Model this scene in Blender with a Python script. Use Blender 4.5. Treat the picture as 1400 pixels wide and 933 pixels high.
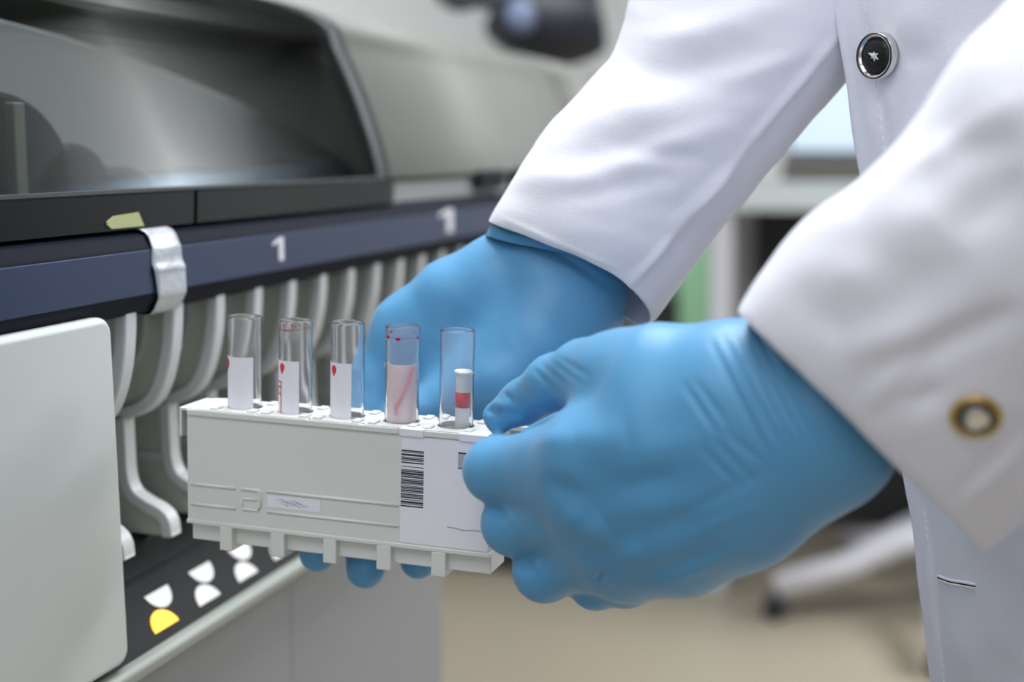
import bpy, bmesh, math, random
import numpy as np
from mathutils import Vector, Matrix, noise
random.seed(7)
for o in list(bpy.data.objects): bpy.data.objects.remove(o)
SC = bpy.context.scene
COL = SC.collection
# ------------------------------------------------------------------ camera
YAW = math.radians(17.23); PITCH = math.radians(7.88); FPX = 1900.0
CAM = Vector((0, 0, 1.10))
cd = bpy.data.cameras.new('camera'); cam = bpy.data.objects.new('camera', cd); COL.objects.link(cam)
cd.sensor_width = 36; cd.lens = 36*FPX/1400; cd.clip_start = 0.01; cd.clip_end = 60
cam.location = CAM; cam.rotation_euler = (math.pi/2-PITCH, 0, YAW)
cd.dof.use_dof = True; cd.dof.focus_distance = 0.535; cd.dof.aperture_fstop = 5.0
SC.camera = cam
# ------------------------------------------------------------------ light
SC.view_settings.view_transform = 'Standard'; SC.view_settings.look = 'None'
SC.view_settings.gamma = 1; SC.view_settings.exposure = 0.0
w = bpy.data.worlds.new('world'); SC.world = w; w.use_nodes = True
w.node_tree.nodes['Background'].inputs[0].default_value = (0.90, 0.93, 1.0, 1)
w.node_tree.nodes['Background'].inputs[1].default_value = 0.28
def area(name, loc, rot, sx, sy, power, col=(1, 1, 1)):
    l = bpy.data.lights.new(name, 'AREA'); l.shape = 'RECTANGLE'; l.size = sx; l.size_y = sy
    l.energy = power; l.color = col
    o = bpy.data.objects.new(name, l); o.location = loc; o.rotation_euler = rot; COL.objects.link(o)
    return o
area('ceiling_lamp', (-0.1, 1.0, 2.47), (0, 0, 0), 1.3, 1.3, 56, (0.96, 0.98, 1.0))
area('ceiling_lamp', (1.7, 3.2, 2.47), (0, 0, 0), 1.6, 1.2, 115, (0.96, 0.98, 1.0))
area('ceiling_lamp', (-0.3, -0.9, 2.47), (0, 0, 0), 1.6, 1.2, 22, (0.96, 0.98, 1.0))
area('camera_fill', (0.2, -2.45, 1.9), (math.radians(80), 0, 0), 2.6, 1.3, 12, (0.98, 0.98, 1))  # added fill lamp behind the camera, lifts the coat; no window there

# ------------------------------------------------------------------ pixel helpers (photo frame 1400x933)
_R = cam.rotation_euler.to_matrix()
RX = _R @ Vector((1, 0, 0)); RY = _R @ Vector((0, 1, 0)); RF = _R @ Vector((0, 0, -1))
def ray(px, py): return RF + RX*((px-700)/FPX) + RY*((466.5-py)/FPX)
def at(px, py, d): return CAM + ray(px, py)*d
def on(axis, val, px, py):
    r = ray(px, py); return CAM + r*((val-CAM[axis])/r[axis])
# ------------------------------------------------------------------ materials
def mat(name, col, rough=0.5, metal=0.0, bump=0, bscale=200, var=0, vscale=8, trans=0, ior=1.5, emit=None, es=0,
        coat=0, sss=0, sheen=0, alpha=1, spec=0.5):
    m = bpy.data.materials.new(name); m.use_nodes = True; nt = m.node_tree; N = nt.nodes; L = nt.links
    b = N['Principled BSDF']
    b.inputs['Base Color'].default_value = (*col, 1); b.inputs['Roughness'].default_value = rough
    b.inputs['Metallic'].default_value = metal; b.inputs['IOR'].default_value = ior
    b.inputs['Transmission Weight'].default_value = trans; b.inputs['Coat Weight'].default_value = coat
    b.inputs['Coat Roughness'].default_value = 0.03; b.inputs['Specular IOR Level'].default_value = spec
    if sss:
        b.inputs['Subsurface Weight'].default_value = sss; b.inputs['Subsurface Radius'].default_value = (.3, .6, 1)
        b.inputs['Subsurface Scale'].default_value = 0.004
    b.inputs['Sheen Weight'].default_value = sheen
    if emit: b.inputs['Emission Color'].default_value = (*emit, 1); b.inputs['Emission Strength'].default_value = es
    tc = N.new('ShaderNodeTexCoord')
    if bump:
        n = N.new('ShaderNodeTexNoise'); n.inputs['Scale'].default_value = bscale; n.inputs['Detail'].default_value = 4
        L.new(tc.outputs['Object'], n.inputs['Vector'])
        bp = N.new('ShaderNodeBump'); bp.inputs['Strength'].default_value = bump; bp.inputs['Distance'].default_value = 0.001
        L.new(n.outputs[0], bp.inputs['Height']); L.new(bp.outputs[0], b.inputs['Normal'])
    if var:
        n = N.new('ShaderNodeTexNoise'); n.inputs['Scale'].default_value = vscale; n.inputs['Detail'].default_value = 3
        L.new(tc.outputs['Object'], n.inputs['Vector'])
        mx = N.new('ShaderNodeMix'); mx.data_type = 'RGBA'
        mx.inputs[6].default_value = (*[c*(1-var) for c in col], 1); mx.inputs[7].default_value = (*[min(1, c*(1+var)) for c in col], 1)
        L.new(n.outputs[0], mx.inputs[0]); L.new(mx.outputs[2], b.inputs['Base Color'])
    return m
M = dict(
    glove=mat('nitrile_blue', (0.088, 0.315, 0.57), 0.42, bump=.12, bscale=900, var=.05, vscale=30, sheen=.15),
    coat=mat('white_cotton', (0.80, 0.805, 0.90), 0.85, bump=.2, bscale=1500, var=.02, vscale=40, sheen=.2),
    stitch=mat('thread', (0.86, 0.85, 0.86), 0.8),
    rack=mat('rack_plastic', (0.68, 0.70, 0.685), 0.42, bump=.05, bscale=500, var=.015, vscale=20, sss=.05),
    paper=mat('label_paper', (0.80, 0.80, 0.88), 0.6, var=.01),
    ink=mat('black_ink', (0.02, 0.02, 0.035), 0.5),
    greyink=mat('grey_print', (0.40, 0.41, 0.48), 0.6),
    pencil=mat('pencil', (0.33, 0.34, 0.40), 0.6),
    red=mat('red_ink', (0.70, 0.02, 0.04), 0.45),
    blood=mat('dried_blood', (0.42, 0.0, 0.03), 0.25),
    pinkfilm=mat('pink_film', (0.92, 0.85, 0.885), 0.5, var=.08, vscale=120),
    tube=mat('clear_plastic', (0.99, 0.99, 1.0), 0.02, trans=.95, ior=1.25, spec=.8),
    tube_pink=mat('clear_plastic_pinkish', (1.0, 0.95, 0.96), 0.03, trans=.95, ior=1.25, spec=.8),
    insert=mat('milky_plastic', (0.80, 0.80, 0.84), 0.35, sss=.1),
    panel=mat('panel_offwhite', (0.56, 0.60, 0.59), 0.45, bump=.03, bscale=600, var=.01, vscale=6),
    divider=mat('divider_plate', (0.52, 0.54, 0.49), 0.4, var=.06, vscale=15),
    rim=mat('divider_rim', (0.58, 0.60, 0.61), 0.4),
    rail=mat('navy_rail', (0.022, 0.036, 0.085), 0.45, spec=.3, bump=.03, bscale=800, var=.05),
    railedge=mat('dark_edge', (0.008, 0.010, 0.018), 0.5, spec=.05),
    lid=mat('smoked_lid', (0.022, 0.026, 0.022), 0.07, spec=.5),
    cover=mat('grey_cover', (0.175, 0.18, 0.165), 0.5, spec=.25, var=.02),
    seam=mat('seam_rubber', (0.045, 0.05, 0.055), 0.45),
    lip=mat('gloss_black', (0.006, 0.008, 0.010), 0.2, spec=.12),
    deck=mat('deck_black', (0.007, 0.008, 0.009), 0.45, spec=.1, bump=.05, bscale=400),
    lampoff=mat('indicator_white', (0.72, 0.72, 0.72), 0.5),
    lampon=mat('indicator_amber', (1.0, 0.55, 0.02), 0.5, emit=(1.0, 0.52, 0.02), es=1.1),
    ledge=mat('ledge_grey', (0.33, 0.36, 0.33), 0.4),
    cabinet=mat('cabinet_grey', (0.25, 0.26, 0.27), 0.5, var=.03, vscale=3),
    inner=mat('inner_dark', (0.25, 0.26, 0.24), 0.6),
    tape=mat('silver_tape', (0.50, 0.53, 0.57), 0.38, metal=.35, bump=.5, bscale=250, var=.12, vscale=90),
    chrome=mat('polished_metal', (0.75, 0.73, 0.70), 0.18, metal=1),
    darkmetal=mat('dark_inlay', (0.03, 0.03, 0.03), 0.22, metal=.7, bump=.3, bscale=900),
    brass=mat('brass', (0.62, 0.45, 0.16), 0.3, metal=.9),
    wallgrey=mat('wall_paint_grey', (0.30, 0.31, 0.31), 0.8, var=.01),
    wall=mat('wall_paint', (0.87, 0.88, 0.88), 0.8, var=.01),
    floor=mat('beige_vinyl', (0.40, 0.355, 0.275), 0.45, var=.06, vscale=2),
    ceil=mat('ceiling_grey', (0.08, 0.083, 0.08), 0.9),
    white=mat('white_laminate', (0.62, 0.68, 0.70), 0.4),
    darkcab=mat('dark_cabinet', (0.035, 0.036, 0.040), 0.6),
    browncab=mat('brown_grey_cabinet', (0.12, 0.11, 0.095), 0.6),
    green=mat('pale_green', (0.33, 0.62, 0.38), 0.6),
    screen=mat('screen_glow', (0.3, 0.4, 0.5), 0.3, emit=(0.68, 0.80, 0.90), es=.78),
    black=mat('black_plastic', (0.012, 0.015, 0.025), 0.5),
    bluegrey=mat('bluegrey_plastic', (0.16, 0.20, 0.32), 0.5),
    whitepl=mat('white_plastic', (0.66, 0.66, 0.72), 0.4),
)
def smoked():
    m = bpy.data.materials.new('smoked_glass'); m.use_nodes = True; nt = m.node_tree; nt.nodes.clear(); N = nt.nodes; L = nt.links
    o = N.new('ShaderNodeOutputMaterial'); mx = N.new('ShaderNodeMixShader'); t = N.new('ShaderNodeBsdfTransparent'); g = N.new('ShaderNodeBsdfGlossy'); f = N.new('ShaderNodeFresnel')
    t.inputs[0].default_value = (.70, .72, .70, 1); g.inputs[0].default_value = (.9, .9, .9, 1); g.inputs['Roughness'].default_value = .06; f.inputs[0].default_value = 1.07
    L.new(f.outputs[0], mx.inputs[0]); L.new(t.outputs[0], mx.inputs[1]); L.new(g.outputs[0], mx.inputs[2]); L.new(mx.outputs[0], o.inputs[0])
    return m
M['lid'] = smoked()
M['palerefl'] = mat('pale_reflection_grey', (0.68, 0.69, 0.76), 0.6, var=.05, vscale=20)  # tone of the pale reflection in the lid
M['darkrefl'] = mat('dark_reflection_navy', (0.035, 0.04, 0.07), 0.4)  # tone of the dark reflections in the lid
M['innergreen'] = mat('inner_green_grey', (0.10, 0.115, 0.09), 0.7)
# ------------------------------------------------------------------ object helpers
def link(name, me, m, parent=None, smooth=False):
    o = bpy.data.objects.new(name, me); COL.objects.link(o)
    if m: me.materials.append(m)
    if smooth:
        me.polygons.foreach_set('use_smooth', [True]*len(me.polygons))
    if parent is not None: o.parent = parent
    return o
def obj(name, bm, m, parent=None, smooth=False, bevel=0):
    me = bpy.data.meshes.new(name); bmesh.ops.recalc_face_normals(bm, faces=bm.faces[:]); bm.to_mesh(me); bm.free()
    o = link(name, me, m, parent, smooth)
    if bevel:
        b = o.modifiers.new('bevel', 'BEVEL'); b.width = bevel; b.segments = 3; b.limit_method = 'ANGLE'
        for p in me.polygons: p.use_smooth = True
        try: b.harden_normals = True
        except Exception: pass
    return o
def thing(name, label, cat, loc=(0, 0, 0), group=None):
    o = bpy.data.objects.new(name, None); COL.objects.link(o); o.location = loc
    o['label'] = label; o['category'] = cat; o.empty_display_size = .02
    if group: o['group'] = group
    return o
def tag(o, label, cat, group=None):
    o['label'] = label; o['category'] = cat
    if group: o['group'] = group
    return o
def struct(o): o['kind'] = 'structure'; return o
def box(bm, x0, x1, y0, y1, z0, z1):
    vs = [bm.verts.new((x, y, z)) for x in (x0, x1) for y in (y0, y1) for z in (z0, z1)]
    for f in ((0, 1, 3, 2), (4, 6, 7, 5), (0, 4, 5, 1), (2, 3, 7, 6), (0, 2, 6, 4), (1, 5, 7, 3)):
        bm.faces.new([vs[i] for i in f])
    return vs
def boxo(name, x0, x1, y0, y1, z0, z1, m, parent=None, bevel=0):
    bm = bmesh.new(); box(bm, x0, x1, y0, y1, z0, z1); return obj(name, bm, m, parent, bevel=bevel)
def prism(bm, pts, axis, a, b):
    """extrude a 2D outline (list of pairs) along axis from a to b"""
    def mk(p, t):
        if axis == 'y': return (p[0], t, p[1])
        if axis == 'x': return (t, p[0], p[1])
        return (p[0], p[1], t)
    A = [bm.verts.new(mk(p, a)) for p in pts]; B = [bm.verts.new(mk(p, b)) for p in pts]
    n = len(pts)
    bm.faces.new(A); bm.faces.new(B[::-1])
    for i in range(n): bm.faces.new((A[i], A[(i+1) % n], B[(i+1) % n], B[i]))
def rrect(x0, x1, z0, z1, r, n=5):
    out = []
    for cx, cz, a in ((x1-r, z1-r, 0), (x0+r, z1-r, 90), (x0+r, z0+r, 180), (x1-r, z0+r, 270)):
        for i in range(n+1):
            t = math.radians(a+90*i/n); out.append((cx+r*math.cos(t), cz+r*math.sin(t)))
    return out
def lathe(bm, prof, n=32, mtx=None, close=False):
    rings = []
    for r, z in prof:
        rings.append([bm.verts.new((r*math.cos(2*math.pi*i/n), r*math.sin(2*math.pi*i/n), z)) for i in range(n)])
    vs = [v for rg in rings for v in rg]
    seq = list(zip(rings[:-1], rings[1:]))
    if close: seq.append((rings[-1], rings[0]))
    for a, b in seq:
        for i in range(n): bm.faces.new((a[i], a[(i+1) % n], b[(i+1) % n], b[i]))
    if not close:
        if prof[0][0] > 1e-6: bm.faces.new(rings[0])
        if prof[-1][0] > 1e-6: bm.faces.new(rings[-1][::-1])
    bmesh.ops.remove_doubles(bm, verts=vs, dist=1e-7)
    if mtx: bmesh.ops.transform(bm, matrix=mtx, verts=[v for v in vs if v.is_valid])
def tube(bm, pts, r, n=10):
    """swept round tube along world points; r scalar or list"""
    P = [Vector(p) for p in pts]; rs = r if isinstance(r, (list, tuple)) else [r]*len(P)
    rings = []; up = Vector((0.3, 0.2, 1)).normalized()
    for i, p in enumerate(P):
        t = (P[min(i+1, len(P)-1)]-P[max(i-1, 0)]).normalized()
        a = t.cross(up)
        if a.length < .1: a = t.cross(Vector((1, 0, 0)))
        a.normalize(); b = t.cross(a); 
        rings.append([bm.verts.new(p+(a*math.cos(2*math.pi*k/n)+b*math.sin(2*math.pi*k/n))*rs[i]) for k in range(n)])
    for A, B in zip(rings[:-1], rings[1:]):
        for k in range(n): bm.faces.new((A[k], A[(k+1) % n], B[(k+1) % n], B[k]))
    bm.faces.new(rings[0]); bm.faces.new(rings[-1][::-1])
def smoothpts(pts, k=8):
    out = []; n = len(pts)
    P = [np.array(p, float) for p in pts]
    for i in range(n-1):
        p0 = P[max(i-1, 0)]; p1 = P[i]; p2 = P[i+1]; p3 = P[min(i+2, n-1)]
        for j in range(k):
            t = j/k
            out.append(0.5*((2*p1)+(-p0+p2)*t+(2*p0-5*p1+4*p2-p3)*t*t+(-p0+3*p1-3*p2+p3)*t**3))
    out.append(P[-1]); return out

# ================================================================== ROOM
struct(boxo('floor', -1.6, 3.6, -2.5, 5.0, -0.05, 0.0, M['floor']))
struct(boxo('ceiling', -1.6, 3.6, -2.5, 5.0, 2.5, 2.55, M['ceil']))
struct(boxo('wall_back', -1.6, 3.6, 4.8, 4.9, 0.0, 2.5, M['wall']))
struct(boxo('wall_left', -1.7, -1.6, -2.5, 4.9, 0.0, 2.5, M['wall']))
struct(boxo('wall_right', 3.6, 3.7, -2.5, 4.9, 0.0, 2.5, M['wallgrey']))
struct(boxo('baseboard_back', -1.6, 3.6, 4.785, 4.80, 0.0, 0.09, M['browncab']))

# ================================================================== ANALYZER
D = 0.33
an = thing('analyzer', 'large grey laboratory analyzer with smoked lid and navy rail on the left', 'analyzer', (-0.6, 0.4, 0))
AO = Vector((-0.6, 0.4, 0))
def aobj(name, bm, m, smooth=False, bevel=0, parent=None):
    """mesh built in world coordinates, made a child of the analyzer"""
    par = parent or an
    off = AO if parent is None else Vector((0, 0, 0))
    bmesh.ops.translate(bm, vec=-AO, verts=bm.verts[:])
    o = obj(name, bm, m, par, smooth, bevel); return o
YN, YF = -0.35, 1.6
CZ = CAM.z
# -- lid profile measured at the seam plane
xs = -0.335
ys = on(0, xs, 523, 277).y
seam_px = [(395, 2), (437, 25), (462, 68), (485, 120), (503, 170), (515, 210), (522, 244)]
prof = []
for i, p in enumerate(seam_px[1:]):
    q = on(1, ys, *p); prof.append((q.x, q.z))
top = prof[0]
back = [(-0.62, CZ+0.100), (-0.50, CZ+0.102), (-0.43, CZ+0.097)]
front = [tuple(p) for p in smoothpts(back+prof, 6)]
def shell(name, y0, y1, m, t=0.004, dx=0.0, parent=None):
    bm = bmesh.new()
    o = [(x+dx, z+dx*.3) for x, z in front]; i = [(x-t, z-t) for x, z in o[::-1]]
    prism(bm, o+i, 'y', y0, y1)
    return aobj(name, bm, m, parent=parent)
lid = shell('lid', YN, ys-0.006, M['lid'])
for p in lid.data.polygons: p.use_smooth = len(p.vertices) == 4
sm = shell('lid_seam', ys-0.008, ys+0.012, M['seam'], dx=-0.0005)
cv = shell('fixed_cover', ys+0.012, 1.30, M['cover'], dx=0.001)
cv2 = shell('fixed_cover', 1.306, YF, M['cover'], dx=0.001)
for c in (sm, cv, cv2):
    for p in c.data.polygons: p.use_smooth = len(p.vertices) == 4
# body mass behind / above
bm = bmesh.new(); box(bm, -1.25, -0.60, YN, YF, 0.86, CZ+0.095); aobj('rear_housing', bm, M['cover'], bevel=.01)
# what the smoked lid covers: dark green-grey rear wall, a pale rod; grey panel and navy shapes imitate reflections
bm = bmesh.new(); prism(bm, [(-.598, CZ-.03), (-.598, CZ+.088), (-.50, CZ+.090), (-.49, CZ+.086), (-.56, CZ+.03), (-.57, CZ-.03)], 'y', YN+.01, ys-.03); aobj('inner_wall', bm, M['innergreen'])
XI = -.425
up_ = [(-320, -20), (-160, 0), (0, 25), (100, 52), (200, 86), (300, 127), (400, 172), (470, 215), (500, 250)]  # diagonal upper edge of the pale reflection
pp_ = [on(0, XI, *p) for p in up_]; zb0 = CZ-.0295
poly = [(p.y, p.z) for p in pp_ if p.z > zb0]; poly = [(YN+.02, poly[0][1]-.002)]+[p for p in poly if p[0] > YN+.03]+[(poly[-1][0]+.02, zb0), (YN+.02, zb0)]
bm = bmesh.new(); prism(bm, poly, 'x', XI-.006, XI); aobj('pale_reflection', bm, M['palerefl'], bevel=.002)  # grey sheet shaped as the pale reflection in the lid
for (px, py, rp) in ((-10, 250, 125), (165, 290, 62), (95, 262, 66), (430, 285, 62)):
    c = on(0, XI+.03, px, py); r = rp/FPX*(c-CAM).dot(RF)
    bm = bmesh.new(); pts = [(c.y+1.35*r*math.cos(a), max(zb0, c.z+r*math.sin(a))) for a in np.linspace(0, math.pi, 18)]
    pts = [pts[0][:1]+(zb0,)]+pts+[pts[-1][:1]+(zb0,)]
    prism(bm, pts, 'x', XI+.004, XI+.034); o = aobj('dark_reflection', bm, M['darkrefl'], bevel=.003)  # navy shapes stand in for dark reflections low on the lid
c = on(0, XI+.045, 32, 260)
bm = bmesh.new(); box(bm, XI+.040, XI+.045, c.y-.004, c.y+.004, zb0, on(0, XI+.045, 32, 140).z); aobj('inner_rod', bm, M['ledge'], bevel=.001)
# lip below the lid
zl = prof[-1][1]
bm = bmesh.new(); prism(bm, [(-0.345, zl), (-0.331, zl-0.0003), (-0.3302, zl-0.0012), (-0.331, CZ-0.034), (-0.345, CZ-0.034)], 'y', YN, on(0, -.331, 264, 285).y)
aobj('lid_lip', bm, M['lip'])
bm = bmesh.new(); prism(bm, [(-0.345, zl), (-0.331, zl-0.0003), (-0.3302, zl-0.0012), (-0.331, CZ-0.034), (-0.345, CZ-0.034)], 'y', on(0, -.331, 269, 285).y, ys+.008)
aobj('lid_lip', bm, M['lip'])
bm = bmesh.new(); prism(bm, [(-0.35, zl+.004), (-0.338, zl), (-0.337, CZ-0.034), (-0.35, CZ-0.034)], 'y', ys+.008, YF)
aobj('cover_lip', bm, M['cabinet'])
for px in (650, 700):
    yy = on(0, -.335, px, 245).y
    bm = bmesh.new(); box(bm, -.337, -.331, yy, yy+.06, CZ-.03, zl+.002); aobj('hinge_block', bm, M['railedge'], bevel=.001)
# thin line on the lid bottom edge
bm = bmesh.new(); box(bm, -0.336, -0.3315, YN, ys-0.01, zl-0.0005, zl+0.0012); aobj('lid_edge', bm, M['seam'])
# -- rail
xr = -0.325
rz = [CZ-0.0365, CZ-0.0425, CZ-0.0625, CZ-0.0705]
bm = bmesh.new()
prism(bm, [(-0.36, rz[0]+.002), (-0.336, rz[0]+.002), (-0.328, rz[0]-.0005), (xr-.001, rz[1]+.0015), (xr-.0003, rz[1]), (xr-.0003, rz[2]),
           (xr-.001, rz[2]-.002), (xr-.005, rz[3]), (-0.36, rz[3])], 'y', YN, YF)
rail = aobj('rail_edge', bm, M['railedge'], bevel=.0008)
bm = bmesh.new(); box(bm, xr-.004, xr, YN, YF, rz[2]+.0005, rz[1]-.0003)
face = aobj('rail', bm, M['rail'], bevel=.0006)
# digit 1 on the rail
def digit1(px0, px1, py0, py1):
    a = on(0, xr, px0, py1); b = on(0, xr, px1, py0)
    y0, y1 = a.y, b.y; z0, z1 = min(a.z, b.z)+.001, max(a.z, b.z)
    w = y1-y0; h = z1-z0
    pts = [(y0+w*.55, z0), (y0+w*1.0, z0), (y0+w*1.0, z1), (y0+w*.62, z1), (y0, z1-h*.2), (y0, z1-h*.33), (y0+w*.55, z1-h*.2)]
    bm = bmesh.new(); prism(bm, pts, 'x', xr-.0002, xr+.0003)
    o = aobj('numeral', bm, M['whitepl'], parent=face); o['label'] = 'white numeral 1'
digit1(373, 387, 324, 361)
digit1(600, 619, 285, 322)
# -- dividers with their rims
P0 = on(0, -.330, 243, 418); yk1 = P0.y
up_px = [(243, 405), (243, 440), (240, 478), (232, 515), (220, 542), (200, 558), (168, 567)]
lo_px = [(176, 566), (178, 610), (181, 650), (190, 674), (207, 688), (228, 700), (238, 713), (241, 733)]
up = smoothpts([(on(1, yk1, *p).x-.0025, on(1, yk1, *p).z) for p in up_px], 6)
lo = smoothpts([(on(1, yk1, *p).x-.0025, on(1, yk1, *p).z) for p in lo_px], 6)
def ribbon(bm, pts, wd, y0, y1):
    L_, R_ = [], []
    for i, p in enumerate(pts):
        t = pts[min(i+1, len(pts)-1)]-pts[max(i-1, 0)]; t = t/np.linalg.norm(t); n = np.array([-t[1], t[0]])
        L_.append(tuple(p+n*wd/2)); R_.append(tuple(p-n*wd/2))
    for k in range(len(pts)-1):
        q = [L_[k], L_[k+1], R_[k+1], R_[k]]
        A = [bm.verts.new((x, y0, z)) for x, z in q]; B = [bm.verts.new((x, y1, z)) for x, z in q]
        bm.faces.new(A); bm.faces.new(B[::-1])
        for i in range(4):
            if (i == 1 and k < len(pts)-2) or (i == 3 and k > 0): continue
            bm.faces.new((A[i], A[(i+1) % 4], B[(i+1) % 4], B[i]))
    bmesh.ops.remove_doubles(bm, verts=bm.verts[:], dist=1e-6)
yks = [D*(1.573+.1175*k) for k in range(-1, 22)]
shift = yk1-D*(1.573+.1175)
dproto = None
zdeck = on(1, yk1, 241, 733).z
for k, yk in enumerate(yks):
    yk += shift
    if dproto is None:
        bm = bmesh.new()
        xb = -0.47
        outl = [(xb, rz[3]+.01)]+[tuple(p) for p in up if p[0] > -10][:-4]
        outl += [tuple(p) for p in lo[4:]]+[(lo[-1][0], zdeck), (xb, zdeck)]
        prism(bm, outl, 'y', -.001, .001)
        bmesh.ops.translate(bm, vec=(-AO.x, 0, 0), verts=bm.verts[:])
        pl = obj('divider', bm, M['divider'], an); dproto = pl
        bm = bmesh.new(); ribbon(bm, up, .0062, -.0045, .0045); bmesh.ops.translate(bm, vec=(-AO.x, 0, 0), verts=bm.verts[:])
        r1 = obj('divider_rim', bm, M['rim'], pl, bevel=.0012)
        bm = bmesh.new(); ribbon(bm, lo, .0055, -.0045, .0045); bmesh.ops.translate(bm, vec=(-AO.x, 0, 0), verts=bm.verts[:])
        r2 = obj('divider_rim', bm, M['rim'], pl, bevel=.0012)
        # round boss and curved web on the plate
        bm = bmesh.new()
        arc = [np.array([-.362+.016*math.cos(a), rz[3]-.006+.026*math.sin(a)]) for a in np.linspace(-1.5, .1, 12)]
        ribbon(bm, arc, .0016, -.0028, -.001); bmesh.ops.translate(bm, vec=(-AO.x, 0, 0), verts=bm.verts[:])
        r3 = obj('web_rib', bm, M['rim'], pl)
        bm = bmesh.new(); box(bm, -.46, -.36, -.003, -.001, CZ-.152, CZ-.148); bmesh.ops.translate(bm, vec=(-AO.x, 0, 0), verts=bm.verts[:])
        r4 = obj('web_rib', bm, M['rim'], pl)
        subs = (r1, r2, r3, r4)
        pl.location.y = yk-AO.y
    else:
        c = dproto.copy(); COL.objects.link(c); c.parent = an; c.location.y = yk-AO.y
        for s in subs:
            d = s.copy(); COL.objects.link(d); d.parent = c
# back wall of the bay, deck, strip, ledge
bm = bmesh.new(); box(bm, -.60, -.47, YN, YF, zdeck, CZ-.03); aobj('bay_back', bm, M['inner'])
bm = bmesh.new(); box(bm, -.60, -.36, YN, YF, rz[3]+.002, CZ-.03); aobj('bay_ceiling', bm, M['deck'])
# sloped indicator strip
zt = zdeck-.0005
A0 = (-.346, CZ-.1945); A1 = (-.3255, CZ-.2185)
bm = bmesh.new(); prism(bm, [(-.60, zt), (-.352, zt), (-.349, zt-.0015), A0, A1, (-.33, CZ-.225), (-.60, CZ-.225)], 'y', YN, YF)
deck = aobj('deck', bm, M['deck'], bevel=.0006)
bm = bmesh.new(); prism(bm, [(-.348, A0[1]+.0016), (-.3455, A0[1]+.0005), (-.3445, A0[1]-.002), (-.347, A0[1]-.002)], 'y', YN, YF)
aobj('deck_edge', bm, M['lip'])
bm = bmesh.new(); prism(bm, [(-.329, A1[1]+.0005), (-.322, A1[1]-.0005), (-.3205, A1[1]-.003), (-.3215, A1[1]-.0075), (-.33, A1[1]-.011), (-.36, A1[1]-.011)], 'y', YN, YF)
aobj('ledge', bm, M['ledge'], bevel=.001)
dv = Vector((A1[0]-A0[0], 0, A1[1]-A0[1])); sl = dv.length; dv.normalize(); nv = Vector((-dv.z, 0, dv.x))
if nv.x < 0: nv = -nv
def lamp(yc, s, sgn, m, lab=None):
    """D shape: chord at distance s down the strip, bulging by sgn"""
    bm = bmesh.new(); pts = []
    for i in range(17):
        a = math.pi*i/16; pts.append((yc+.0098*math.cos(a), s+sgn*.0088*math.sin(a)))
    for off in (0.0002, .0006):
        pass
    A = [bm.verts.new(Vector((A0[0], y, A0[1]))+dv*t+nv*.0001) for y, t in pts]
    B = [bm.verts.new(Vector((A0[0], y, A0[1]))+dv*t+nv*.0006) for y, t in pts]
    bm.faces.new(A); bm.faces.new(B[::-1]); n = len(A)
    for i in range(n): bm.faces.new((A[i], A[(i+1) % n], B[(i+1) % n], B[i]))
    o = aobj('indicator_light', bm, m, parent=deck)
    if lab: o['label'] = lab
def strip_y(px, py):
    # intersection of the pixel ray with the strip plane
    r = ray(px, py); p0 = Vector((A0[0], 0, A0[1])); t = (p0-CAM).dot(nv)/r.dot(nv); p = CAM+r*t
    return p.y, (p-Vector((A0[0], p.y, A0[1]))).dot(dv)
yw, sw = strip_y(212, 809); yy_, sy_ = strip_y(228, 858)
print('strip', yw, sw, yy_, sy_, sl)
for k in range(12):
    dy = .1175*D*k
    lamp(yw+dy, sw, 1, M['lampoff'], 'white unlit indicator')
    lamp(yy_+dy, sy_, -1, M['lampon'] if k == 0 else M['lampoff'], 'lit amber indicator' if k == 0 else 'white unlit indicator')
# left front panel
yp = on(0, -.322, 160, 600).y
bm = bmesh.new()
zt_, zb_ = CZ-.0675, CZ-.2155
pts = rrect(YN, yp, zb_, zt_, .007, 6)
pts = [(y+(.0035*math.sin(math.pi*min(1, max(0, (zt_-z)/(zt_-zb_)))*.5) if y > 0 else 0), z) for y, z in pts]
prism(bm, pts, 'x', -.40, -.322)
aobj('front_panel', bm, M['panel'], bevel=.003)
# cabinet under the ledge
yc = on(0, -.34, 610, 880).y; yc1 = on(0, -.34, 398, 880).y
for y0, y1, dx in ((YN, yc1-.002, 0), (yc1+.002, yc, -.004)):
    bm = bmesh.new(); box(bm, -1.2, -.338+dx, y0, y1, .06, CZ-.2305); aobj('cabinet_door', bm, M['cabinet'], bevel=.004)
bm = bmesh.new(); box(bm, -1.2, -.40, YN, yc, 0, .06); aobj('plinth', bm, M['darkcab'])

# pale yellow tag on the lip beside the tape
p0 = on(0, -.3305, 146, 318); p1 = on(0, -.3305, 196, 310)
bm = bmesh.new(); zc = CZ-.030
prism(bm, [(p0.y, zc-.0012), (p0.y+.003, zc-.0030), (p1.y, zc-.0030), (p1.y-.004, zc+.0030), (p0.y+.005, zc+.0022), (p0.y, zc)], 'x', -.3310, -.3300)
o = aobj('tag', bm, mat('yellow_tag', (.42, .44, .20), .5)); o['label'] = 'pale yellow tag'
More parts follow.
